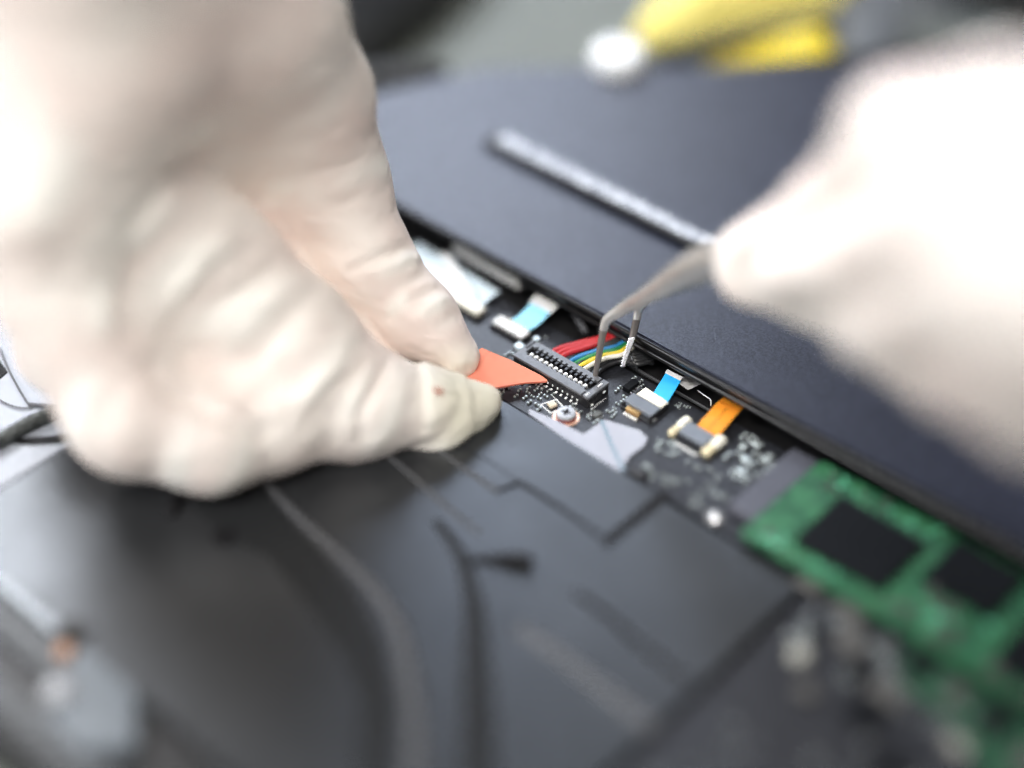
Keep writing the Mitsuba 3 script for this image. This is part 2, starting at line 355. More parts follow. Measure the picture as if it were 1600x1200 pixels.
# slim black chip with eight legs, and the small one by the screw
def chip(key, cu, cv, lu, lv, h, nleg, m='chip_black', ang=0.0, along='v'):
    R = trimesh.transformations.rotation_matrix(ang, [0, 0, 1])
    def pl(x):
        x.apply_transform(R); x.apply_translation([cu, cv, 0]); return x
    k = put(key, pl(cbox(-lu / 2, lu / 2, -lv / 2, lv / 2, .12, h, .09)), m)
    L = lv if along == 'v' else lu
    for s in (-1, 1):
        for i in range(nleg):
            a = (i + .5) / nleg * L - L / 2
            if along == 'v': b = cbox(s * (lu / 2 + .22) - .22, s * (lu / 2 + .22) + .22, a - .13, a + .13, .04, .34, .05)
            else: b = cbox(a - .13, a + .13, s * (lv / 2 + .22) - .22, s * (lv / 2 + .22) + .22, .04, .34, .05)
            put(k + '__leg', pl(b), 'tin')
    return k
chip('circuit_board__chip', 19.2, 15.6, 1.75, 3.5, 1.15, 4)
chip('circuit_board__chip', 19.7, 4.1, 1.35, 1.9, .9, 3, 'chip_grey')

# flat-cable connectors
# (1) black with white latch, blue cable
k = put('circuit_board__cable_connector', cbox(21.6, 28.9, 10.2, 13.3, .05, 1.75, .18), 'latch_grey')
put(k + '__base', [cbox(21.4, 29.1, 9.3, 15.3, .02, .62, .1), cbox(21.5, 22.1, 9.6, 15.6, .1, 1.55, .1), cbox(28.4, 29.05, 9.6, 15.4, .1, 1.5, .1)], 'plastic_black')
put(k + '__latch', prism([(22.3, 13.1), (28.8, 13.1), (28.8, 15.9), (22.4, 16.4)], 1.05, 1.75, .2), 'cream')
for i in range(7):
    put(k + '__pin', cbox(23.1 + .5 * i, 23.36 + .5 * i, 8.95, 10.1, .3, 1.15, .03), 'gold')
    put(k + '__solder_pad', cbox(23.1 + .5 * i, 23.4 + .5 * i, 8.1, 8.9, .03, .22, .03), 'tin_white')
put(k + '__side_tab', cbox(28.9, 29.5, 10.3, 11.4, .1, .5, .1), 'tin')
# (2) grey with cream ends, orange cable
k = put('circuit_board__cable_connector', cbox(35.6, 42.2, 10.3, 14.2, .05, 1.75, .2), 'latch_grey')
put(k + '__base', cbox(34.6, 43.2, 9.7, 14.9, .02, .7, .1), 'plastic_black')
for u0, u1, a, b in ((33.9, 35.5, 'ivory', 'cream'), (42.3, 44.3, 'ivory', 'cream')):
    put(k + '__end_cap', cbox(u0, u1, 8.9, 11.9, .1, 1.6, .35), a)
    put(k + '__latch_end', cbox(u0 - .1, u1 + .3, 11.7, 15.2, .3, 2.0, .5), b)
for i in range(8):
    put(k + '__pin', cbox(35.9 + .8 * i, 36.2 + .8 * i, 9.2, 10.35, .35, 1.0, .04), 'plastic_black')
    put(k + '__solder_pad', cbox(35.85 + .8 * i, 36.3 + .8 * i, 7.9, 8.8, .03, .35, .08), 'tin_white')
# (3) pale one above the wire connector
k = put('circuit_board__cable_connector', cbox(-15.9, -7.4, 11.2, 14.0, .5, 1.6, .15), 'white_fpc')
put(k + '__base', cbox(-16.2, -7.0, 10.6, 16.4, .02, .9, .12), 'plastic_black')
put(k + '__contact_strip', cbox(-13.6, -8.0, 13.2, 14.1, 1.4, 1.68, .05), 'tan')
# (4) long cream one at the left, half hidden by the hand
k = put('circuit_board__cable_connector', cbox(-47, -19.8, 10.6, 13.6, .3, 1.9, .3), 'cream')
put(k + '__base', cbox(-47.5, -19.3, 10.0, 15.2, .02, .8, .12), 'plastic_black')
put('circuit_board__metal_bar', prism([(-40.02, 24.10), (-40.30, 27.78), (-19.64, 27.75), (-19.02, 23.65)], 1.0, 2.6, .3, r=.6), 'white_fpc')
labels['circuit_board__metal_bar'] = {'label': 'pale grey metal bar along the hinge'}

# slot for the drive
put('circuit_board__drive_slot', cbox(56.2, 62.4, -0.6, 21.0, .02, 2.6, .25), 'slot_grey')
put('circuit_board__drive_slot__mouth', cbox(62.3, 63.6, -0.4, 20.8, .02, 2.15, .15), 'plastic_black')
put('circuit_board__solder_dome', lathe([(0, 1.6), (.8, 1.4), (1.5, .9), (1.8, .05), (0, .05)], 32, (55.4, -3.3, 0)), 'tin')

# copper ring round the screw, square outline with the tan part, print
ring = Point(15.2, -0.4).buffer(2.78, 48).difference(Point(15.2, -0.4).buffer(1.9, 48))
put('circuit_board__copper_ring', prism(ring, .02, .22, .06), 'copper_ring')
labels['circuit_board__copper_ring'] = {'label': 'bright copper ring round the cross-head screw'}
fr = LineString([(8.75, -.95), (10.1, 2.5), (12.9, 1.6), (12.0, -1.5), (8.75, -.95)]).buffer(.13, join_style=2)
put('circuit_board__printed_frame', prism(fr, .02, .12), 'silk')
put('circuit_board__inductor', obox(10.75, .35, -.3, 1.7, 1.7, .05, .8, .15), 'tan')
put('circuit_board__printed_mark', [obox(8.9 + .42 * i + rng.uniform(-.06, .06), 2.75 - .12 * i + rng.uniform(-.1, .1), rng.choice([0, .5, -.4, 1.5]), rng.uniform(.25, .5), .12, .02, .12, .02) for i in range(13)] +
    [obox(10.2 + .4 * i, 2.15 - .1 * i, rng.choice([0, .8, 1.5]), .34, .11, .02, .12, .02) for i in range(8)] +
    [obox(17.4 + rng.uniform(-.1, .1), 5.2 + .42 * i, rng.choice([0, .6, 1.5, -.6]), .5, .12, .02, .12, .02) for i in range(11)], 'silk')
labels['circuit_board__printed_mark'] = {'kind': 'stuff', 'label': 'tiny white print beside the wire connector'}

# small parts strewn over the board: bodies and tin ends, too small to pick apart
bodies, ends, glints = [], [], []
def passive(u, v, ang=0.0, s=1.0, body=None):
    b = obox(0, 0, 0, .55 * s, .5 * s, .04, .48 * s, .05)
    e1 = obox(-.42 * s, 0, 0, .3 * s, .52 * s, .04, .5 * s, .05); e2 = obox(.42 * s, 0, 0, .3 * s, .52 * s, .04, .5 * s, .05)
    R = trimesh.transformations.rotation_matrix(ang, [0, 0, 1]); R[:3, 3] = [u, v, 0]
    for m, L in ((b, bodies if body is None else body), (e1, ends), (e2, ends)):
        m.apply_transform(R); L.append(m)
near = [(18.3, 3.4), (18.2, 4.7), (18.9, 2.4), (20.6, 2.3), (21.3, 3.0), (20.9, 8.2), (20.4, 9.6), (20.6, 11.0), (20.3, 12.3), (21.6, 7.4), (22.1, 6.3), (20.7, 6.6),
        (17.6, 12.8), (17.4, 14.0), (18.0, 18.3), (19.6, 18.4), (20.7, 17.6), (20.9, 16.4), (21.1, 14.6), (13.9, 2.9), (15.1, 2.75), (16.4, 2.6), (8.6, 3.0), (7.2, 3.2), (5.8, 3.1),
        (4.4, 2.9), (3.0, 3.2), (7.9, 1.6), (6.5, 1.4), (5.1, 1.7), (3.7, 1.2), (7.4, .2), (6.0, -.2), (4.4, .1), (2.6, -.6), (8.3, -1.6), (6.7, -2.0), (5.0, -1.7), (3.3, -2.4), (1.5, 1.8), (.2, 1.3), (9.6, -2.3)]
for u, v in near: passive(u + rng.uniform(-.1, .1), v + rng.uniform(-.1, .1), rng.choice([0, math.pi / 2]), rng.uniform(.8, 1.1))
for n, (u0, u1, v0, v1), s in ((17, (45.5, 55.5, 9.0, 19.5), 1.6), (16, (44.0, 55.0, -3.5, 9.0), 1.0), (16, (33, 44, 4.0, 8.0), .9), (22, (-8, 3, -4, 3.4), .9), (10, (-7.5, -4.4, 6, 16), .9), (12, (24, 33, 17, 19), .7), (10, (36, 44, -4, 1), 1.0)):
    for i in range(n): passive(rng.uniform(u0, u1), rng.uniform(v0, v1), rng.choice([0, math.pi / 2]), s * rng.uniform(.8, 1.25))
for i in range(60): passive(rng.uniform(82, 122), rng.uniform(-20, -7.5), rng.choice([0, math.pi / 2]), rng.uniform(.8, 1.8))
for i in range(30): passive(rng.uniform(84, 150), rng.uniform(-60, -22), rng.choice([0, math.pi / 2]), rng.uniform(.8, 1.6))
put('circuit_board__small_component', bodies, 'chip_grey'); labels['circuit_board__small_component'] = {'kind': 'stuff'}
put('circuit_board__solder_end', ends, 'tin_dull'); labels['circuit_board__solder_end'] = {'kind': 'stuff'}
for u, v, lu, lv, h in ((47.6, 16.4, 1.6, 1.6, .9), (50.3, 13.6, 2.2, 1.6, 1.0), (53.2, 16.9, 1.6, 2.4, 1.0), (49.0, 18.6, 2.4, 1.2, .9), (51.5, 10.4, 1.8, 1.8, .9), (-5.4, 13.8, 1.5, 1.5, 1.0), (-6.6, 9.6, 2, 2, .9)):
    put('circuit_board__capacitor', cbox(u - lu / 2, u + lu / 2, v - lv / 2, v + lv / 2, .04, h, .2), 'tin_dull')
put('circuit_board__capacitor', lathe([(0, 2.0), (1.4, 1.9), (2.0, 1.4), (2.1, .05), (0, .05)], 32, (*(87.28, -20.86), 0)), 'dull_grey')
for px in ([*(79.18, -5.57)], [*(88.13, -5.94)], [*(92.81, -12.92)], [*(103.44, -17.94)]):
    put('circuit_board__shield_can', cbox(px[0] - 3.0, px[0] + 3.0, px[1] - 2.0, px[1] + 2.0, .05, 1.6, .4), 'dull_dark')
put('circuit_board__green_patch', prism([(99, -6.2), (150, -6.2), (150, -26), (128, -24), (117, -16), (104, -14)], .02, .7, .1, r=1.2), 'green_dark')
for u, v, lu, lv, h, m in ((104.5, -9.4, 4.2, 3.6, 1.9, 'chip_black'), (112.5, -10.5, 3.0, 5.0, 1.7, 'dull_dark'), (120.5, -11.0, 5.5, 5.5, 1.8, 'chip_black'), (129.5, -14.5, 5, 6, 2.0, 'dull_dark'), (118.5, -19.5, 4, 2.4, 1.5, 'dull_grey'),
                           (97.5, -17.0, 4.5, 3.5, 1.6, 'chip_black'), (90.5, -9.5, 4.0, 3.0, 1.4, 'dull_dark'), (103, -24, 6, 5, 1.6, 'chip_black'), (93, -27, 3.4, 3.0, 1.5, 'dull_dark'), (112, -30, 7, 4, 1.4, 'chip_black'), (86.5, -14.0, 2.6, 2.0, 1.4, 'chip_black')):
    put('circuit_board__chip', cbox(u - lu / 2, u + lu / 2, v - lv / 2, v + lv / 2, .05, h, .2), m)
# foil that covers part of the board and battery
k = thing('foil_strip', 'foil strip of clear film with a grey line, window reflection painted in pale lavender, stuck over board and battery edge', 'foil')
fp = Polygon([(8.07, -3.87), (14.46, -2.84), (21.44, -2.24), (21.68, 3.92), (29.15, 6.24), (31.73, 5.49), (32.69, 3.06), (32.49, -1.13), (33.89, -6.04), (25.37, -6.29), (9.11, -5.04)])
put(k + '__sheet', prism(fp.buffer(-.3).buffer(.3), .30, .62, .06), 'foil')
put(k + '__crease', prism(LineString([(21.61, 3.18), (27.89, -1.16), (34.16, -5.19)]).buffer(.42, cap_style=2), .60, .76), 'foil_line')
put('circuit_board__clip_foot', cbox(35.0, 38.6, -4.6, -2.6, .05, 1.2, .3), 'plastic_black')

# ------------------------------------------------------------------ cross-head screw
k = thing('screw', 'grey cross-head screw in the copper ring beside the wire connector', 'screw')
hd = mani(lathe([(0, 1.62), (1.2, 1.61), (1.75, 1.57), (1.98, 1.46), (2.05, 1.25), (2.02, .75), (0, .75)], 56, (15.2, -0.4, 0)))
for a in (0.35, 0.35 + math.pi / 2): hd -= mani(obox(15.2, -0.4, a, 2.1, .68, 1.05, 3, .02))
put(k + '__head', hd, 'screw_metal', smooth=20)
put(k + '__recess', lathe([(0, 1.22), (1.2, 1.22), (1.2, .8), (0, .8)], 24, (15.2, -0.4, 0)), 'recess_shade')
put(k + '__collar', lathe([(0, .9), (2.12, .8), (2.12, .15), (0, .15)], 48, (15.2, -0.4, 0)), 'thread_lock')

# ------------------------------------------------------------------ flat cables
k = thing('flat_cable', 'bright blue flat cable with white end rising from the small latch connector', 'cable')
put(k + '__stiffener', ribbon([(26.9, 14.6, 1.15), (26.5, 17.0, 1.9), (25.9, 19.8, 2.5), (25.2, 22.0, 2.6)], (1.95, .12, 0), .2), 'blue_tape')
put(k + '__end', ribbon([(25.3, 21.6, 2.72), (25.0, 22.6, 2.7), (24.9, 23.5, 2.0)], (2.0, .1, 0), .16), 'white_fpc')
put(k + '__strip', ribbon([(27.2, 22.2, 1.2), (27.2, 24.4, .5), (27.6, 27.4, .1), (28.0, 31.0, -.3)], (2.0, -.2, 0), .16), 'white_fpc')
k = thing('flat_cable', 'orange ribbon cable between the cream-ended connector and the hinge', 'cable')
put(k + '__strip', ribbon([(40.0, 13.8, 1.3), (39.8, 17.5, 2.1), (39.3, 21.5, 2.3), (39.0, 24, 1.9), (38.8, 28.0, .9)], (2.55, .25, 0), .2), 'orange_fpc')
put(k + '__fold', [ribbon([(37.0, 22.2, 2.5), (39.2, 22.45, 2.52), (41.6, 22.7, 2.5)], (0, .16, 0), .1), ribbon([(40.0, 14.6, 1.62), (39.8, 17.5, 2.24), (39.3, 21.5, 2.44)], (.14, .02, 0), .1)], 'orange_line')
k = thing('flat_cable', 'pale blue and white flat cable beside the red wires', 'cable')
put(k + '__stiffener', ribbon([(-10.6, 13.9, 1.5), (-9.78, 16.22, 2.10), (-10.18, 20.63, 2.80)], (2.7, .1, 0), .2), 'pale_blue')
put(k + '__strip', ribbon([(-10.09, 20.32, 2.85), (-10.58, 24.24, 3.30), (-11.15, 27.89, 3.00), (-11.0, 30.5, .6)], (3.1, .1, 0), .2), 'white_fpc')
k = thing('flat_cable', 'wide pale flat cable nearest the left hand, half hidden by it', 'cable')
put(k + '__strip', ribbon([(-34, 13.2, 1.9), (-34.5, 17.0, 1.7), (-35.2, 20.6, .9), (-35.6, 21.6, .3)], (13.2, -.6, 0), .2), 'ribbon_pale')
put(k + '__flap', prism([(-40.31, 20.23), (-38.04, 20.98), (-30.95, 17.84), (-22.30, 13.93), (-30.31, 15.92)], 2.3, 2.8, .1), 'tin_white')
put(k + '__fold_line', tube([(-38.03, 21.17, 2.70), (-31.52, 18.45, 2.70), (-21.95, 14.15, 2.50)], .22, 20, 8), 'foil_line')

# ------------------------------------------------------------------ wire harness
k = thing('wire_harness', 'bundle of red, blue, green, yellow, white and black wires plugged behind the connector', 'wires')
def wire(m, u, path, r=.52): put(k + '__wire', tube([(u, 10.6, 1.6)] + path, r, 50, 10), m)
for i in range(3):
    wire('wire_red', .9 + 1.15 * i, [(1.2 + 1.15 * i, 12.4, 2.0), (3.6 + .95 * i, 17.2 - .1 * i, 2.4), (6.4 + .5 * i, 21.6 - .5 * i, 2.9), (8.2 + .6 * i, 26.2, 3.6), (9.2 + .7 * i, 31.0, 3.2)], .62)
for i, m in enumerate(('wire_blue', 'wire_green', 'wire_yellow', 'wire_white')):
    o = .95 * i
    wire(m, 5.6 + 1.25 * i, [(5.9 + 1.25 * i, 12.6, 2.0), (8.2 + o, 17.4 - .25 * i, 2.7), (10.6 + o, 21.2 - .25 * i, 3.1), (11.4 + .8 * o, 25.0, 3.8), (11.6 + .9 * o, 31.0, 3.6)], .5)
A5 = np.array([(7.68, 12.09, 1.80), (7.63, 16.70, 2.40), (9.59, 20.65, 2.80), (13.02, 23.49, 2.60), (13.97, 26.62, 2.60), (10.22, 30.39, 3.00)])
B5 = np.array([(12.44, 12.07, 1.20), (11.79, 15.75, 1.30), (12.80, 19.17, 1.30), (16.45, 21.50, 1.20), (17.71, 24.87, 1.20), (13.93, 30.23, 1.60)])
for i in range(6):
    put(k + '__wire', tube(list(A5 + (B5 - A5) * i / 5), .52, 60, 10), 'wire_black')
put(k + '__sleeve', hull_spheres([(*(12.68, 24.87, 1.20), .7), (*(17.57, 24.46, 0.50), .7), (*(14.16, 29.56, 0.90), .7), (*(9.47, 29.66, 1.80), .7)]), 'wire_black')
put(k + '__wrap', hull_spheres([(*(4.06, 23.68, 3.00), .6), (*(8.14, 23.88, 3.00), .6), (*(10.81, 22.36, 2.60), .6), (*(7.73, 20.15, 2.60), .6), (*(2.90, 25.47, 3.40), .6), (*(10.28, 27.29, 2.80), .6)]), 'housing_dark')
for a, b, c, m in (((4.63, 26.54, 4.40), (6.85, 25.37, 4.20), (8.91, 24.20, 3.40), 'wire_red'), ((5.83, 27.87, 4.60), (8.24, 26.46, 4.30), (10.15, 25.03, 3.40), 'wire_blue'), ((5.60, 27.08, 4.60), (7.77, 25.74, 4.30), (10.02, 24.34, 3.40), 'wire_white'),
                   ((10.83, 27.80, 4.20), (11.90, 25.63, 4.00), (13.19, 24.10, 3.20), 'wire_yellow'), ((11.12, 28.30, 4.40), (12.48, 25.99, 4.10), (14.19, 24.15, 3.20), 'wire_white')):
    put(k + '__wire', tube([a, b, c], .55, 16, 10), m)
put(k + '__tie', tube([(12.24, 23.57, 3.00), (14.01, 21.84, 2.60), (15.97, 20.32, 2.20), (17.14, 20.25, 0.80)], .28, 24, 8), 'wire_black')
k2 = put('antenna_lead', tube([(-9.0, 30.5, 1.0), (-8.0, 28.0, 1.2), (-3.0, 24.6, 1.2), (1.0, 22.4, .9)], .75, 30, 10), 'housing_grey')
labels[k2] = {'label': 'grey lead in the gap between the pale flat cable and the red wires', 'category': 'cable'}
k2 = put('loose_wire', [tube([(29.5, 25.0, -.8), (31.5, 24.2, -.2), (33.4, 24.0, -.2), (34.4, 23.0, -.8)], .14, 24, 6)], 'tin_white')
labels[k2] = {'label': 'hair-thin silvery wire in the dark hinge gap between blue and orange cables', 'category': 'wire'}

# ------------------------------------------------------------------ green solid-state drive, slightly raised at its far end
k = thing('drive_card', 'green card with two black memory chips, pushed into the slot at right', 'drive')
put(k + '__board', prism([(62.6, -5.6), (148, -5.6), (148, 21.2), (62.6, 21.2)], 2.2, 3.1, .1, r=.8), 'green_pcb')
put(k + '__chip', cbox(71.6, 90.6, -1.2, 14.6, 3.05, 4.2, .15), 'chip_black')
put(k + '__chip', cbox(94.4, 108.6, 6.6, 19.4, 3.05, 4.2, .15), 'chip_black')
put(k + '__chip', cbox(114, 132, -2, 14.6, 3.05, 4.2, .15), 'chip_black')
bl, el = [], []
for i in range(90):
    reg = rng.choice([(70, 92, 16.2, 20.2), (93, 112, -4.4, 5.2), (66, 70.5, 14, 20), (66, 70.5, -4.6, -1), (66, 92, -5, -2.4)])
    u, v, s = rng.uniform(reg[0], reg[1]), rng.uniform(reg[2], reg[3]), rng.uniform(.9, 1.5)
    m = obox(u, v, 0, .8 * s, .5 * s, 3.08, 3.08 + .5 * s, .08); (bl if rng.random() < .4 else el).append(m)
for i in range(46):
    u, v, s = rng.uniform(92.5, 140), rng.uniform(-5.0, 5.4), rng.uniform(.8, 2.2)
    m = obox(u, v, rng.choice([0, 1.57]), 1.5 * s, .9 * s, 3.08, 3.08 + .5 * s, .1); rng.choice((bl, bl, el)).append(m)
put(k + '__small_component', bl, 'dull_dark'); labels[k + '__small_component'] = {'kind': 'stuff'}
put(k + '__solder_pad', el, 'green_light'); labels[k + '__solder_pad'] = {'kind': 'stuff'}

# ------------------------------------------------------------------ hands
def seg_dist(P, a, b):
    a, b = np.array(a), np.array(b); ab = b[:3] - a[:3]
    t = np.clip(((P - a[:3]) @ ab) / (ab @ ab), 0, 1)
    return np.linalg.norm(P - a[:3] - t[..., None] * ab, axis=-1) - (a[3] + (b[3] - a[3]) * t)
def smin(a, b, k):
    h = np.maximum(k - np.abs(a - b), 0) / k
    return np.minimum(a, b) - h * h * k / 4
def surface_net(F, lo, s):
    nx, ny, nz = F.shape
    ins = F < 0
    cnt = np.zeros((nx - 1, ny - 1, nz - 1), np.int32); acc = np.zeros((nx - 1, ny - 1, nz - 1, 3), np.float32)
    X = [np.arange(n, dtype=np.float32) for n in F.shape]
    for ax in range(3):
        sl0 = [slice(None)] * 3; sl1 = [slice(None)] * 3
        sl0[ax] = slice(0, -1); sl1[ax] = slice(1, None)
        f0, f1 = F[tuple(sl0)], F[tuple(sl1)]
        idx = np.argwhere(ins[tuple(sl0)] != ins[tuple(sl1)])
        v0 = f0[tuple(idx.T)]; v1 = f1[tuple(idx.T)]
        pos = idx.astype(np.float32); pos[:, ax] += v0 / (v0 - v1)
        o = [a for a in range(3) if a != ax]
        for d0 in (0, -1):
            for d1 in (0, -1):
                c = idx.copy(); c[:, o[0]] += d0; c[:, o[1]] += d1
                ok = np.all((c >= 0) & (c < np.array(cnt.shape)), axis=1)
                np.add.at(cnt, tuple(c[ok].T), 1); np.add.at(acc, tuple(c[ok].T), pos[ok])
    act = cnt > 0
    ids = np.full(cnt.shape, -1, np.int64); ids[act] = np.arange(act.sum())
    V = acc[act] / cnt[act][:, None] * s + lo
    Q = []
    for ax in range(3):
        sl0 = [slice(None)] * 3; sl1 = [slice(None)] * 3
        sl0[ax] = slice(0, -1); sl1[ax] = slice(1, None)
        a, b = ins[tuple(sl0)], ins[tuple(sl1)]
        idx = np.argwhere(a != b)
        o1, o2 = (ax + 1) % 3, (ax + 2) % 3
        idx = idx[(idx[:, o1] > 0) & (idx[:, o2] > 0) & (idx[:, o1] < F.shape[o1] - 1) & (idx[:, o2] < F.shape[o2] - 1)]
        q = []
        for d1, d2 in ((-1, -1), (0, -1), (0, 0), (-1, 0)):
            c = idx.copy(); c[:, o1] += d1; c[:, o2] += d2
            q.append(ids[tuple(c.T)])
        q = np.stack(q, 1); flip = ~a[tuple(idx.T)]
        q[flip] = q[flip][:, ::-1]
        Q.append(q)
    Q = np.vstack(Q)
    return trimesh.Trimesh(V, np.vstack([Q[:, [0, 1, 2]], Q[:, [0, 2, 3]]]), process=False)

def hand(chains, joins, strokes, step, lo, hi, seed, tip=None):
    """chains: lists of (x, y, z, r) joints, each smooth along itself; joins: blend radius with what came before"""
    lo, hi = np.array(lo, float), np.array(hi, float)
    n = np.ceil((hi - lo) / step).astype(int)
    g = np.stack(np.meshgrid(*[lo[i] + step * np.arange(n[i]) for i in range(3)], indexing='ij'), -1).astype(np.float32)
    F = None
    for ch, k in zip(chains, joins):
        f = None
        for a, b in zip(ch[:-1], ch[1:]):
            d = seg_dist(g, a, b).astype(np.float32)
            f = d if f is None else smin(f, d, 5.0)
        F = f if F is None else smin(F, f, k)
    m = surface_net(F, lo, step)
    trimesh.smoothing.filter_taubin(m, iterations=8)
    V = np.array(m.vertices); N = np.array(m.vertex_normals)
    tree = cKDTree(V)
    loose = np.zeros(len(V))
    off = (meshkit.fbm(V / 9.0, 3, seed) - .5) * 0.55 + (meshkit.fbm(V / 3.2, 2, seed + 9) - .5) * .18
    for pts, amp, wid in strokes:
        P = spline(np.array(pts, float), max(40, 12 * len(pts)))
        P = V[tree.query(P)[1]]
        ker = np.array([.25, .5, .25])
        for _ in range(6):
            Q = P.copy(); Q[1:-1] = .25 * P[:-2] + .5 * P[1:-1] + .25 * P[2:]; P = Q
        fade = np.sin(np.linspace(0, np.pi, len(P))) ** .6
        d, i = cKDTree(P).query(V)
        off += amp * fade[i] * np.exp(-(d / wid) ** 2)
        loose = np.maximum(loose, fade[i] * np.exp(-(d / (wid * 1.5 + .6)) ** 2) * (1 if amp > 0 else .35))
    m = trimesh.Trimesh(V + N * off[:, None], m.faces, process=False)
    t = np.clip((meshkit.fbm(V / 16.0, 3, seed + 4) - .35) / .3, 0, 1) * .6
    t = np.clip(np.maximum(t, loose), 0, 1)[:, None]
    col = np.array([0.80, 0.685, 0.63]) * (1 - t) + np.array([0.90, 0.865, 0.805]) * t
    if tip is not None:                                     # the loose, yellowed end of the glove over the first finger
        d = np.linalg.norm(V - np.array(tip), axis=1)[:, None]
        y = .75 * np.clip((16 - d) / 9, 0, 1)
        col = col * (1 - y) + np.array([0.74, 0.72, 0.57]) * y
    return m, col

# left hand, thumb and bent first finger pinching the pick
thumb_base = [(-54.24, 14.51, 92.90, 16.16), (-46.97, 18.66, 76.33, 14.21), (-42.11, 25.60, 53.83, 13.78), (-38.85, 24.76, 39.15, 12.04)]
thumb = [(-38.85, 24.76, 39.15, 11.77), (-36.93, 23.37, 32.99, 11.08), (-30.24, 15.02, 20.33, 9.28), (-19.23, 7.19, 11.32, 7.29), (-11.64, 1.55, 6.36, 5.03)]
index = [(-84.21, -5.31, 57.91, 19.16), (-61.79, -3.90, 30.57, 17.01), (-44.79, -9.94, 17.53, 14.30), (-30.88, -14.50, 7.70, 10.97), (-15.48, -12.44, 3.98, 7.74), (-6.25, -9.52, 2.76, 4.42)]
middle = [(-83.98, -19.28, 41.84, 13.25), (-72.08, -28.84, 18.65, 11.87), (-57.61, -28.91, 12.47, 10.79), (-46.02, -24.25, 10.21, 8.46), (-35.53, -17.75, 7.02, 6.85)]
ring = [(-88.26, -0.93, 44.66, 10.42), (-88.32, -10.13, 18.83, 8.83), (-76.13, -16.08, 8.94, 7.61)]
little = [(-98.41, 7.25, 38.83, 8.83), (-96.13, 1.95, 20.53, 5.81), (-88.23, -4.14, 10.48, 5.84)]
back = [(-63.37, -6.39, 145.07, 20.96), (-75.68, 2.72, 103.73, 23.58), (-75.23, -1.87, 80.16, 21.09), (-84.77, -12.61, 58.66, 18.00)]
web = [(-60.93, 20.62, 72.50, 18.28), (-68.21, 12.92, 54.50, 13.89), (-60.33, 18.42, 36.43, 7.27), (-49.07, 13.72, 18.83, 6.37), (-37.13, 6.76, 10.82, 5.57), (-27.85, 1.97, 5.32, 3.98)]
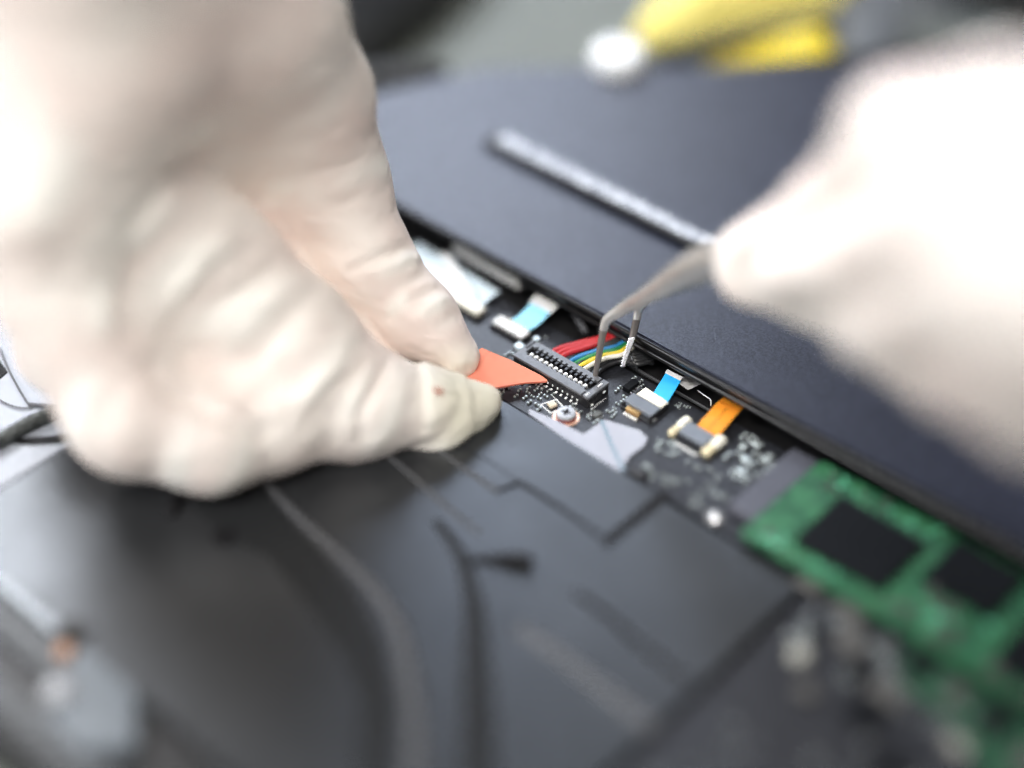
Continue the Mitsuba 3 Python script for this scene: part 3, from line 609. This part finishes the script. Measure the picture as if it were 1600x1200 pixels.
lstrokes = [
    # folds of the thin glove between thumb and finger
    ([(-47.89, -8.65, 47.97), (-53.91, -17.81, 48.10), (-61.74, -24.01, 44.02), (-69.74, -27.81, 36.60)], 0.70, 3.40),
    ([(-58.06, -12.23, 59.10), (-63.63, -22.13, 58.38), (-70.00, -28.20, 54.44), (-74.99, -31.07, 48.09)], 0.66, 3.82),
    ([(-53.23, -13.07, 48.98), (-58.24, -21.72, 46.66), (-65.23, -25.54, 42.26)], -0.43, 2.98),
    ([(-64.43, -8.30, 68.19), (-58.13, -2.92, 59.13), (-52.71, 2.29, 48.36), (-50.18, 4.79, 39.05)], -0.79, 2.55),
    ([(-67.96, -11.06, 72.64), (-59.59, -4.44, 65.01), (-54.19, 0.48, 55.43)], 0.56, 3.40),
    ([(-64.46, -30.89, 33.06), (-55.59, -25.49, 34.70), (-45.90, -15.32, 35.72), (-41.04, -5.00, 32.36)], 0.53, 2.98),
    ([(-56.27, -28.68, 24.93), (-49.23, -24.77, 27.90), (-42.90, -15.40, 28.01)], -0.38, 2.55),
    ([(-48.75, -27.35, 17.32), (-40.57, -22.69, 18.10), (-37.31, -15.60, 20.16), (-35.33, -8.47, 20.74)], 0.61, 2.72),
    ([(-41.04, -26.21, 7.95), (-34.92, -21.39, 11.98), (-32.08, -15.02, 14.73)], -0.53, 2.21),
    ([(-32.08, -23.28, 5.23), (-26.49, -18.41, 9.31), (-25.45, -12.00, 12.11)], 0.43, 2.21),
    ([(-24.24, -20.45, 0.87), (-17.27, -16.78, 3.56), (-14.11, -13.93, 5.31), (-14.23, -9.58, 5.75)], -0.73, 2.00),
    ([(-20.53, -19.41, -0.98), (-12.83, -16.04, 2.89), (-11.00, -11.27, 3.80)], 0.66, 1.80),
    ([(-14.23, -15.94, -1.57), (-8.41, -12.55, 2.33), (-3.23, -10.33, 6.41)], 0.43, 2.00),
    ([(-10.41, -14.47, -2.93), (-4.55, -11.06, 0.99), (-2.34, -9.08, 4.80)], -0.60, 1.40),
    ([(-51.18, 6.61, 41.13), (-47.58, 5.14, 33.35), (-42.99, 3.32, 25.16), (-37.73, 2.60, 16.71), (-31.31, -0.90, 11.16)], -3.20, 1.70),
    # index to middle crease
    ([(-71.28, -30.50, 35.03), (-64.64, -28.68, 24.93), (-55.89, -28.89, 17.06), (-46.99, -27.68, 9.31)], -0.70, 2.21),
    # middle finger folds
    ([(-57.44, -33.02, 9.27), (-55.45, -31.35, 12.72), (-53.62, -29.35, 15.02)], 0.26, 2.21),
    ([(-71.93, -30.91, 29.99), (-73.78, -33.31, 22.65), (-72.47, -34.34, 13.85)], -0.38, 2.21),
    ([(-75.95, -31.65, 33.71), (-76.88, -33.25, 25.77), (-76.25, -34.23, 17.02)], 0.38, 2.21),
    # thumb joint wrinkles
    ([(-19.13, 15.59, 24.03), (-24.07, 10.71, 26.03), (-29.11, 7.83, 25.77), (-33.09, 6.92, 23.21)], -1.00, 1.30),
    ([(-18.52, 15.09, 21.93), (-23.42, 9.43, 24.56), (-28.47, 6.30, 24.01)], 0.70, 1.30),
    ([(-14.51, 9.53, 17.06), (-17.61, 5.77, 18.84), (-20.76, 2.67, 18.31)], -0.70, 1.10),
    ([(-13.19, 8.23, 15.57), (-16.70, 4.23, 17.06), (-18.87, 1.74, 15.72)], 0.50, 1.00),
    ([(-16.49, 11.52, 19.35), (-20.82, 6.86, 21.62), (-24.65, 5.05, 21.05)], -0.50, 1.00),
    ([(-11.21, 6.07, 13.08), (-13.83, 2.26, 14.80), (-15.61, -0.13, 13.56)], -0.50, 1.00),
    ([(-27.70, 29.43, 39.95), (-35.03, 27.35, 46.71), (-41.29, 27.34, 49.75)], 0.09, 2.55),
    ([(-27.04, 26.40, 36.47), (-33.83, 24.36, 41.75), (-40.22, 24.37, 43.28), (-45.29, 23.11, 43.35)], -0.09, 2.04),
    ([(-26.38, 24.67, 34.48), (-32.62, 22.89, 38.53), (-39.03, 22.40, 39.49)], 0.09, 1.87),
    ([(-25.72, 20.35, 29.50), (-30.97, 14.65, 35.14), (-37.73, 16.25, 32.42)], -0.09, 1.87),
    ([(-51.18, 24.78, 51.37), (-46.58, 23.11, 43.35), (-44.24, 18.82, 35.36)], 0.35, 2.98),
    ([(-7.22, -1.52, 7.40), (-8.50, -4.00, 6.07), (-7.65, -3.02, 2.62)], -0.50, 1.00),
    ([(-74.77, -27.82, 80.79), (-79.04, -34.83, 72.73), (-83.90, -37.02, 61.06)], 0.53, 5.10),
    ([(-72.22, -27.11, 63.32), (-76.67, -32.21, 57.45), (-80.16, -34.13, 47.62)], -0.43, 3.40),
    ([(-23.35, 3.52, 19.29), (-25.81, -0.59, 17.61), (-29.68, -2.28, 15.66)], -0.35, 0.80),
    ([(-20.82, 5.58, 20.14), (-23.55, 2.05, 19.13), (-27.10, -0.59, 17.61)], 0.30, 0.80),
    ([(-28.36, 22.94, 32.49), (-33.27, 19.64, 34.79), (-38.38, 17.96, 34.38), (-42.82, 15.44, 33.00)], -0.25, 1.40),
    ([(-31.48, 34.20, 48.49), (-36.33, 30.76, 50.63), (-41.29, 29.88, 52.67), (-46.19, 27.32, 52.76)], -0.17, 1.80),
    ([(-46.72, -7.37, 35.73), (-50.73, -14.53, 36.64), (-56.27, -20.04, 34.87), (-59.86, -23.97, 30.35)], -0.73, 1.80),
    ([(-43.40, -7.42, 31.10), (-47.06, -13.77, 31.41), (-51.94, -20.08, 30.25), (-55.40, -24.80, 26.34)], 0.73, 1.80),
    ([(-40.14, -5.90, 26.74), (-43.28, -12.26, 27.05), (-47.06, -18.99, 25.41), (-48.89, -23.40, 20.34)], -0.58, 1.60),
    ([(-64.03, -27.25, 49.44), (-65.58, -29.43, 43.88), (-68.14, -30.12, 36.99)], -0.53, 1.87),
    ([(-70.00, -29.69, 52.73), (-71.58, -32.56, 46.37), (-72.48, -33.21, 39.54)], 0.48, 2.04),
    ([(-30.28, -14.27, 14.07), (-32.62, -18.25, 12.54), (-33.97, -20.80, 8.08)], 0.51, 1.50),
    ([(-28.47, -13.51, 13.42), (-30.19, -17.91, 11.40), (-31.00, -20.15, 5.78)], -0.70, 1.30),
    ([(-20.00, -8.21, 8.85), (-20.47, -13.00, 7.91), (-19.19, -16.36, 4.05)], -0.50, 1.30),
    ([(-18.11, -7.45, 8.19), (-18.35, -12.25, 7.25), (-16.94, -15.62, 3.37)], 0.50, 1.20),
    ([(-9.11, -6.79, 5.90), (-10.97, -11.17, 5.44), (-11.39, -13.40, 1.36)], -0.40, 1.00),
    ([(-62.32, -11.23, 63.29), (-56.60, -8.47, 55.80), (-51.78, -5.84, 48.16)], -0.87, 2.00),
    ([(-67.83, -33.31, 22.65), (-67.24, -35.01, 16.12), (-65.61, -35.27, 9.73)], -0.26, 1.80),
    ([(-61.42, -31.12, 19.07), (-62.21, -34.34, 13.85), (-61.11, -34.62, 7.42)], 0.26, 1.80),
    ([(-49.03, -27.47, 14.13), (-49.79, -29.95, 9.75), (-48.51, -29.48, 4.20)], -0.23, 1.60),
    ([(-49.09, -11.91, 50.32), (-53.33, -17.81, 48.10), (-57.66, -23.24, 44.90), (-61.69, -26.28, 39.88), (-64.46, -27.04, 32.91)], 1.01, 1.80),
    ([(-56.90, -12.61, 58.66), (-61.71, -19.68, 56.62), (-66.68, -25.43, 53.06), (-71.11, -27.96, 47.10), (-74.20, -27.82, 38.12)], 1.01, 2.00),
    ([(-29.42, -19.42, 23.38), (-34.12, -22.95, 22.37), (-39.00, -25.75, 19.15), (-42.29, -27.47, 14.13)], 0.86, 1.60),
    ([(-68.77, -30.12, 32.42), (-61.13, -34.13, 27.80), (-53.55, -34.48, 21.30), (-44.82, -32.81, 14.08)], -1.72, 1.80),
]
lh, lcol = hand([back, web, thumb_base, thumb, index, middle, ring, little], [1, 12, 16, 3.0, 1.3, 6, 2, 2], lstrokes, 0.95, [-110.2, -43.7, -6.8], [1.2, 42.4, 169.0], 3, (-6.67, -13.26, 6.09))
a = put('gloved_hand', lh, 'glove', local=False, smooth=True, color=lcol)
labels[a] = {'label': 'left hand in a white latex glove pinching the orange pick between thumb and finger', 'category': 'hand'}

vv = np.array(lh.vertices); vi = cKDTree(vv).query((-14.76, -16.00, 12.07))[1]
put('gloved_hand__stain', hull_spheres([(*(vv[vi] + [dx, -.1, dz]), .5) for dx, dz in ((-.45, .3), (.5, -.2), (.1, -.4))]), 'stain', local=False)
labels['gloved_hand__stain'] = {'label': 'small red-brown spot on the glove near the fingertip'}

# right hand, out of focus, holding the tweezers
rindex = [(65.98, -80.78, 114.38, 10.32), (59.01, -53.07, 95.95, 8.20), (53.69, -33.66, 67.98, 6.71), (43.76, -15.95, 45.68, 6.03)]
rthumb = [(80.76, -80.25, 75.36, 16.72), (71.56, -48.84, 56.61, 12.82), (56.77, -26.60, 48.66, 9.18), (44.35, -18.12, 43.18, 6.62)]
rweb = [(70.75, -50.02, 79.64, 10.11), (62.11, -33.45, 65.17, 7.19), (52.26, -20.38, 49.72, 5.57)]
rmiddle = [(65.33, -103.20, 117.54, 9.18), (58.16, -81.40, 101.47, 7.52), (54.07, -54.99, 73.92, 6.67), (48.14, -29.78, 51.10, 5.21)]
rpalm = [(76.85, -62.74, 86.35, 16.33), (76.39, -102.77, 110.42, 21.09), (82.44, -134.10, 132.30, 17.81)]
rring = [(68.44, -109.58, 110.20, 8.71), (62.02, -89.86, 94.78, 7.11), (59.42, -67.84, 71.33, 6.29), (56.65, -56.43, 60.07, 4.78)]
rlast = [(73.22, -107.83, 96.97, 8.14), (69.10, -88.19, 81.45, 6.68), (66.78, -73.45, 64.89, 5.50)]
rstrokes = [([(54.64, -69.38, 118.35), (49.39, -98.32, 130.78), (49.71, -106.52, 128.97)], -1.6, 4), ([(46.92, -74.01, 105.39), (48.42, -82.94, 110.36), (50.72, -85.47, 115.07)], 1.2, 3.0), ([(48.81, -60.41, 90.55), (49.68, -73.97, 97.81), (50.97, -85.72, 107.16)], -1.0, 2.6),
            ([(47.11, -105.80, 122.17), (47.06, -115.95, 125.74), (49.39, -110.78, 116.44)], -1.0, 2.6), ([(49.71, -115.77, 118.33), (50.13, -125.59, 122.27), (53.19, -116.77, 109.56)], .9, 2.6), ([(47.10, -44.58, 70.65), (48.65, -58.67, 77.31), (50.54, -57.31, 71.25)], -.8, 2.0)]
rh, rcol = hand([rpalm, rweb, rindex, rmiddle, rring, rlast, rthumb], [1, 8, 4, 2, 2, 2, 2], rstrokes, 1.1, [34.7, -154.9, 33.6], [103.2, -6.9, 153.1], 11)
a = put('gloved_hand', rh, 'glove', local=False, smooth=True, color=rcol)
labels[a] = {'label': 'right hand in a white latex glove holding the steel tweezers, strongly blurred', 'category': 'hand'}

# ------------------------------------------------------------------ orange pick in the left hand
Pk = [np.array(p) for p in ((7.70, -0.95, 1.35), (2.65, -1.96, 1.71), (-8.52, -5.94, 3.08), (-12.46, -4.70, 3.74), (-12.17, -0.36, 4.16), (-6.42, 5.73, 4.77), (0.00, 3.17, 3.95), (5.98, 0.29, 1.86))]
c0 = np.mean(Pk, 0); _, _, vh = np.linalg.svd(np.array(Pk) - c0); ex, ey = vh[0], vh[1]; ez = np.cross(ex, ey)
pp = Polygon([((p - c0) @ ex, (p - c0) @ ey) for p in Pk]).buffer(-.3).buffer(.3)
pk = trimesh.creation.extrude_polygon(pp, .55, engine='earcut'); pk.apply_translation([0, 0, -.27])
pk.vertices = c0 + pk.vertices[:, :1] * ex + pk.vertices[:, 1:2] * ey + pk.vertices[:, 2:] * ez
a = put('opening_pick', pk, 'pick_plastic', local=False)
labels[a] = {'label': 'translucent orange plastic pick held by the left hand against the wire connector', 'category': 'pick'}

# ------------------------------------------------------------------ tweezers in the right hand
k = thing('tweezers', 'bent fine-point steel tweezers held by the right hand over the wires', 'tweezers')
view = np.array([0, math.cos(PITCH), -math.sin(PITCH)])
def arm(key, pts, wid, thk, m, n=40):
    """a flat tapered blade: width in the plane of the bend, thickness across it"""
    P = spline(pts, n); Tn = np.gradient(P, axis=0); Tn /= np.linalg.norm(Tn, axis=1, keepdims=True)
    c = np.array(pts, float); c = np.r_[0, np.cumsum(np.linalg.norm(np.diff(c, axis=0), axis=1))]; c /= c[-1]
    q = np.linspace(0, 1, n); w = np.interp(q, c[:len(wid)] if len(wid) == len(c) else np.linspace(0, 1, len(wid)), wid) / 2; th = np.interp(q, np.linspace(0, 1, len(thk)), thk) / 2
    rings = []
    for p, t, a, b in zip(P, Tn, w, th):
        s = np.cross(t, [0.25, .9, -.4]); s /= np.linalg.norm(s); d = np.cross(t, s)
        rings.append([p + s * a * x + d * b * y for x, y in [(math.cos(u), math.sin(u)) for u in np.arange(14) / 14 * 2 * math.pi]])
    return put(key, loft(rings), m, local=False)
arm(k + '__arm', [(59.27, -27.67, 59.62), (47.90, -21.23, 51.79), (36.34, -10.40, 39.86), (26.72, -1.31, 24.41), (21.08, 2.60, 16.71), (19.34, 2.91, 14.78), (18.73, 2.31, 12.57)], [9.2, 8.8, 6.4, 3.8, 2.5, 2.0, 1.8], [3.4, 3.4, 3.0, 2.2, 1.7, 1.4, 1.3], 'tweezer_steel', 60)
arm(k + '__tip', [(19.09, 3.14, 14.59), (18.50, 1.93, 11.36), (17.81, 0.44, 6.61), (17.23, -0.79, 2.44), (17.14, -1.52, 0.09)], [1.85, 1.55, 1.3, 1.05, .75], [1.3, 1.2, 1.1, 1.0, .7], 'tweezer_tip')
arm(k + '__arm', [(60.41, -23.93, 54.78), (48.94, -16.67, 46.37), (37.20, -5.63, 33.16), (30.88, 2.43, 22.61), (27.10, 7.27, 15.99), (26.16, 7.49, 13.80), (25.79, 6.41, 11.95)], [7.5, 6.8, 4.6, 2.8, 2.0, 1.75, 1.7], [1.4, 1.4, 1.3, 1.2, 1.1, 1.1, 1.1], 'tweezer_steel', 60)
arm(k + '__tip', [(26.04, 7.47, 13.47), (25.33, 5.89, 9.82), (24.20, 4.04, 6.18), (23.19, 2.21, 2.85)], [1.7, 1.55, 1.2, .8], [1.1, 1.0, .9, .6], 'tweezer_tip')
A, B = np.array((24.77, 4.97, 8.00)), np.array((23.05, 2.22, 3.01))
bars = []
for i in range(11):
    p = A + (B - A) * (i / 10)
    b = trimesh.creation.box([1.4 - .04 * i, .17, .5]); Rr = trimesh.transformations.rotation_matrix(-.25, [0, 1, 0]); b.apply_transform(Rr); b.apply_translation(p - view * .55); bars.append(b)
put(k + '__grip_ridge', bars, 'tin', local=False); labels[k + '__grip_ridge'] = {'kind': 'stuff'}

# ------------------------------------------------------------------ things beyond the lid
k = put('white_cap', lathe([(0, 5.0), (4.6, 4.8), (6.2, 4.2), (7.0, 2.8), (6.8, 0), (0, 0)], 48, np.array((26.97, 114.61, 8.00))), 'white_plastic', local=False, smooth=50)
labels[k] = {'label': 'small round white cap on the far edge of the lid', 'category': 'cap'}
k = thing('pliers', 'yellow-handled tool with black joint lying beyond the white cap', 'tool')
put(k + '__handle', hull_spheres([(*(36.43, 146.44, -2.26), 4), (*(47.90, 151.86, 0.93), 10), (*(87.46, 170.04, 3.55), 11), (*(83.22, 160.61, -1.20), 6)]), 'yellow_pale', local=False)
put(k + '__handle', hull_spheres([(*(54.60, 134.68, -3.59), 3), (*(79.33, 136.25, -1.79), 7), (*(80.70, 131.37, -4.35), 6), (*(67.96, 132.15, -3.45), 4)]), 'yellow', local=False)
put(k + '__joint', hull_spheres([(*(38.91, 131.85, -0.74), 2.6), (*(56.06, 135.83, 0.78), 3.2), (*(84.29, 143.17, 3.13), 3.6)]), 'rubber_black', local=False)
k = put('grey_case', hull_spheres([(*(90.86, 176.02, 4.34), 4), (*(109.03, 180.57, 1.95), 4), (*(103.22, 139.16, -10.63), 3), (*(88.97, 136.86, -10.23), 3), (*(93.84, 131.10, -7.71), 3)]), 'grey_paper', local=False)
labels[k] = {'label': 'pale grey case between the yellow tool and the dark grey box', 'category': 'case'}
k = put('black_pouch', hull_spheres([(*(-60.56, 192.34, 7.87), 14), (*(-19.07, 204.57, -8.55), 12), (*(-29.36, 175.49, -11.52), 10), (*(-42.49, 153.64, -9.22), 9), (*(-58.19, 153.04, -6.86), 12)]), 'rubber_black', local=False)
labels[k] = {'label': 'black rounded pouch on the bench behind the left hand', 'category': 'pouch'}
k = put('black_lump', hull_spheres([(*(-39.91, 120.93, -1.11), 4), (*(-23.28, 121.81, -0.11), 4), (*(-18.33, 123.55, 0.37), 2)]), 'rubber_black', local=False)  # dark lump added for a black smudge, not a known part
labels[k] = {'label': 'short black lump at the far left corner of the lid', 'category': 'strap'}
k = put('grey_box', hull_spheres([(*(119.74, 181.94, -19.33), 6), (*(153.42, 175.81, -26.39), 6), (*(123.18, 210.39, -9.47), 6), (*(161.68, 210.39, -9.47), 6), (*(128.46, 163.45, -25.37), 4)]), 'grey_dark', local=False)
labels[k] = {'label': 'dark grey box at the top right behind the right hand', 'category': 'box'}
k = put('black_box', hull_spheres([(*(128.73, 162.29, 3.79), 5), (*(144.60, 157.09, -2.20), 5), (*(158.34, 178.38, 7.05), 5), (*(133.15, 179.56, 8.41), 5)]), 'rubber_black', local=False)
labels[k] = {'label': 'black box above the grey one in the top right corner', 'category': 'box'}
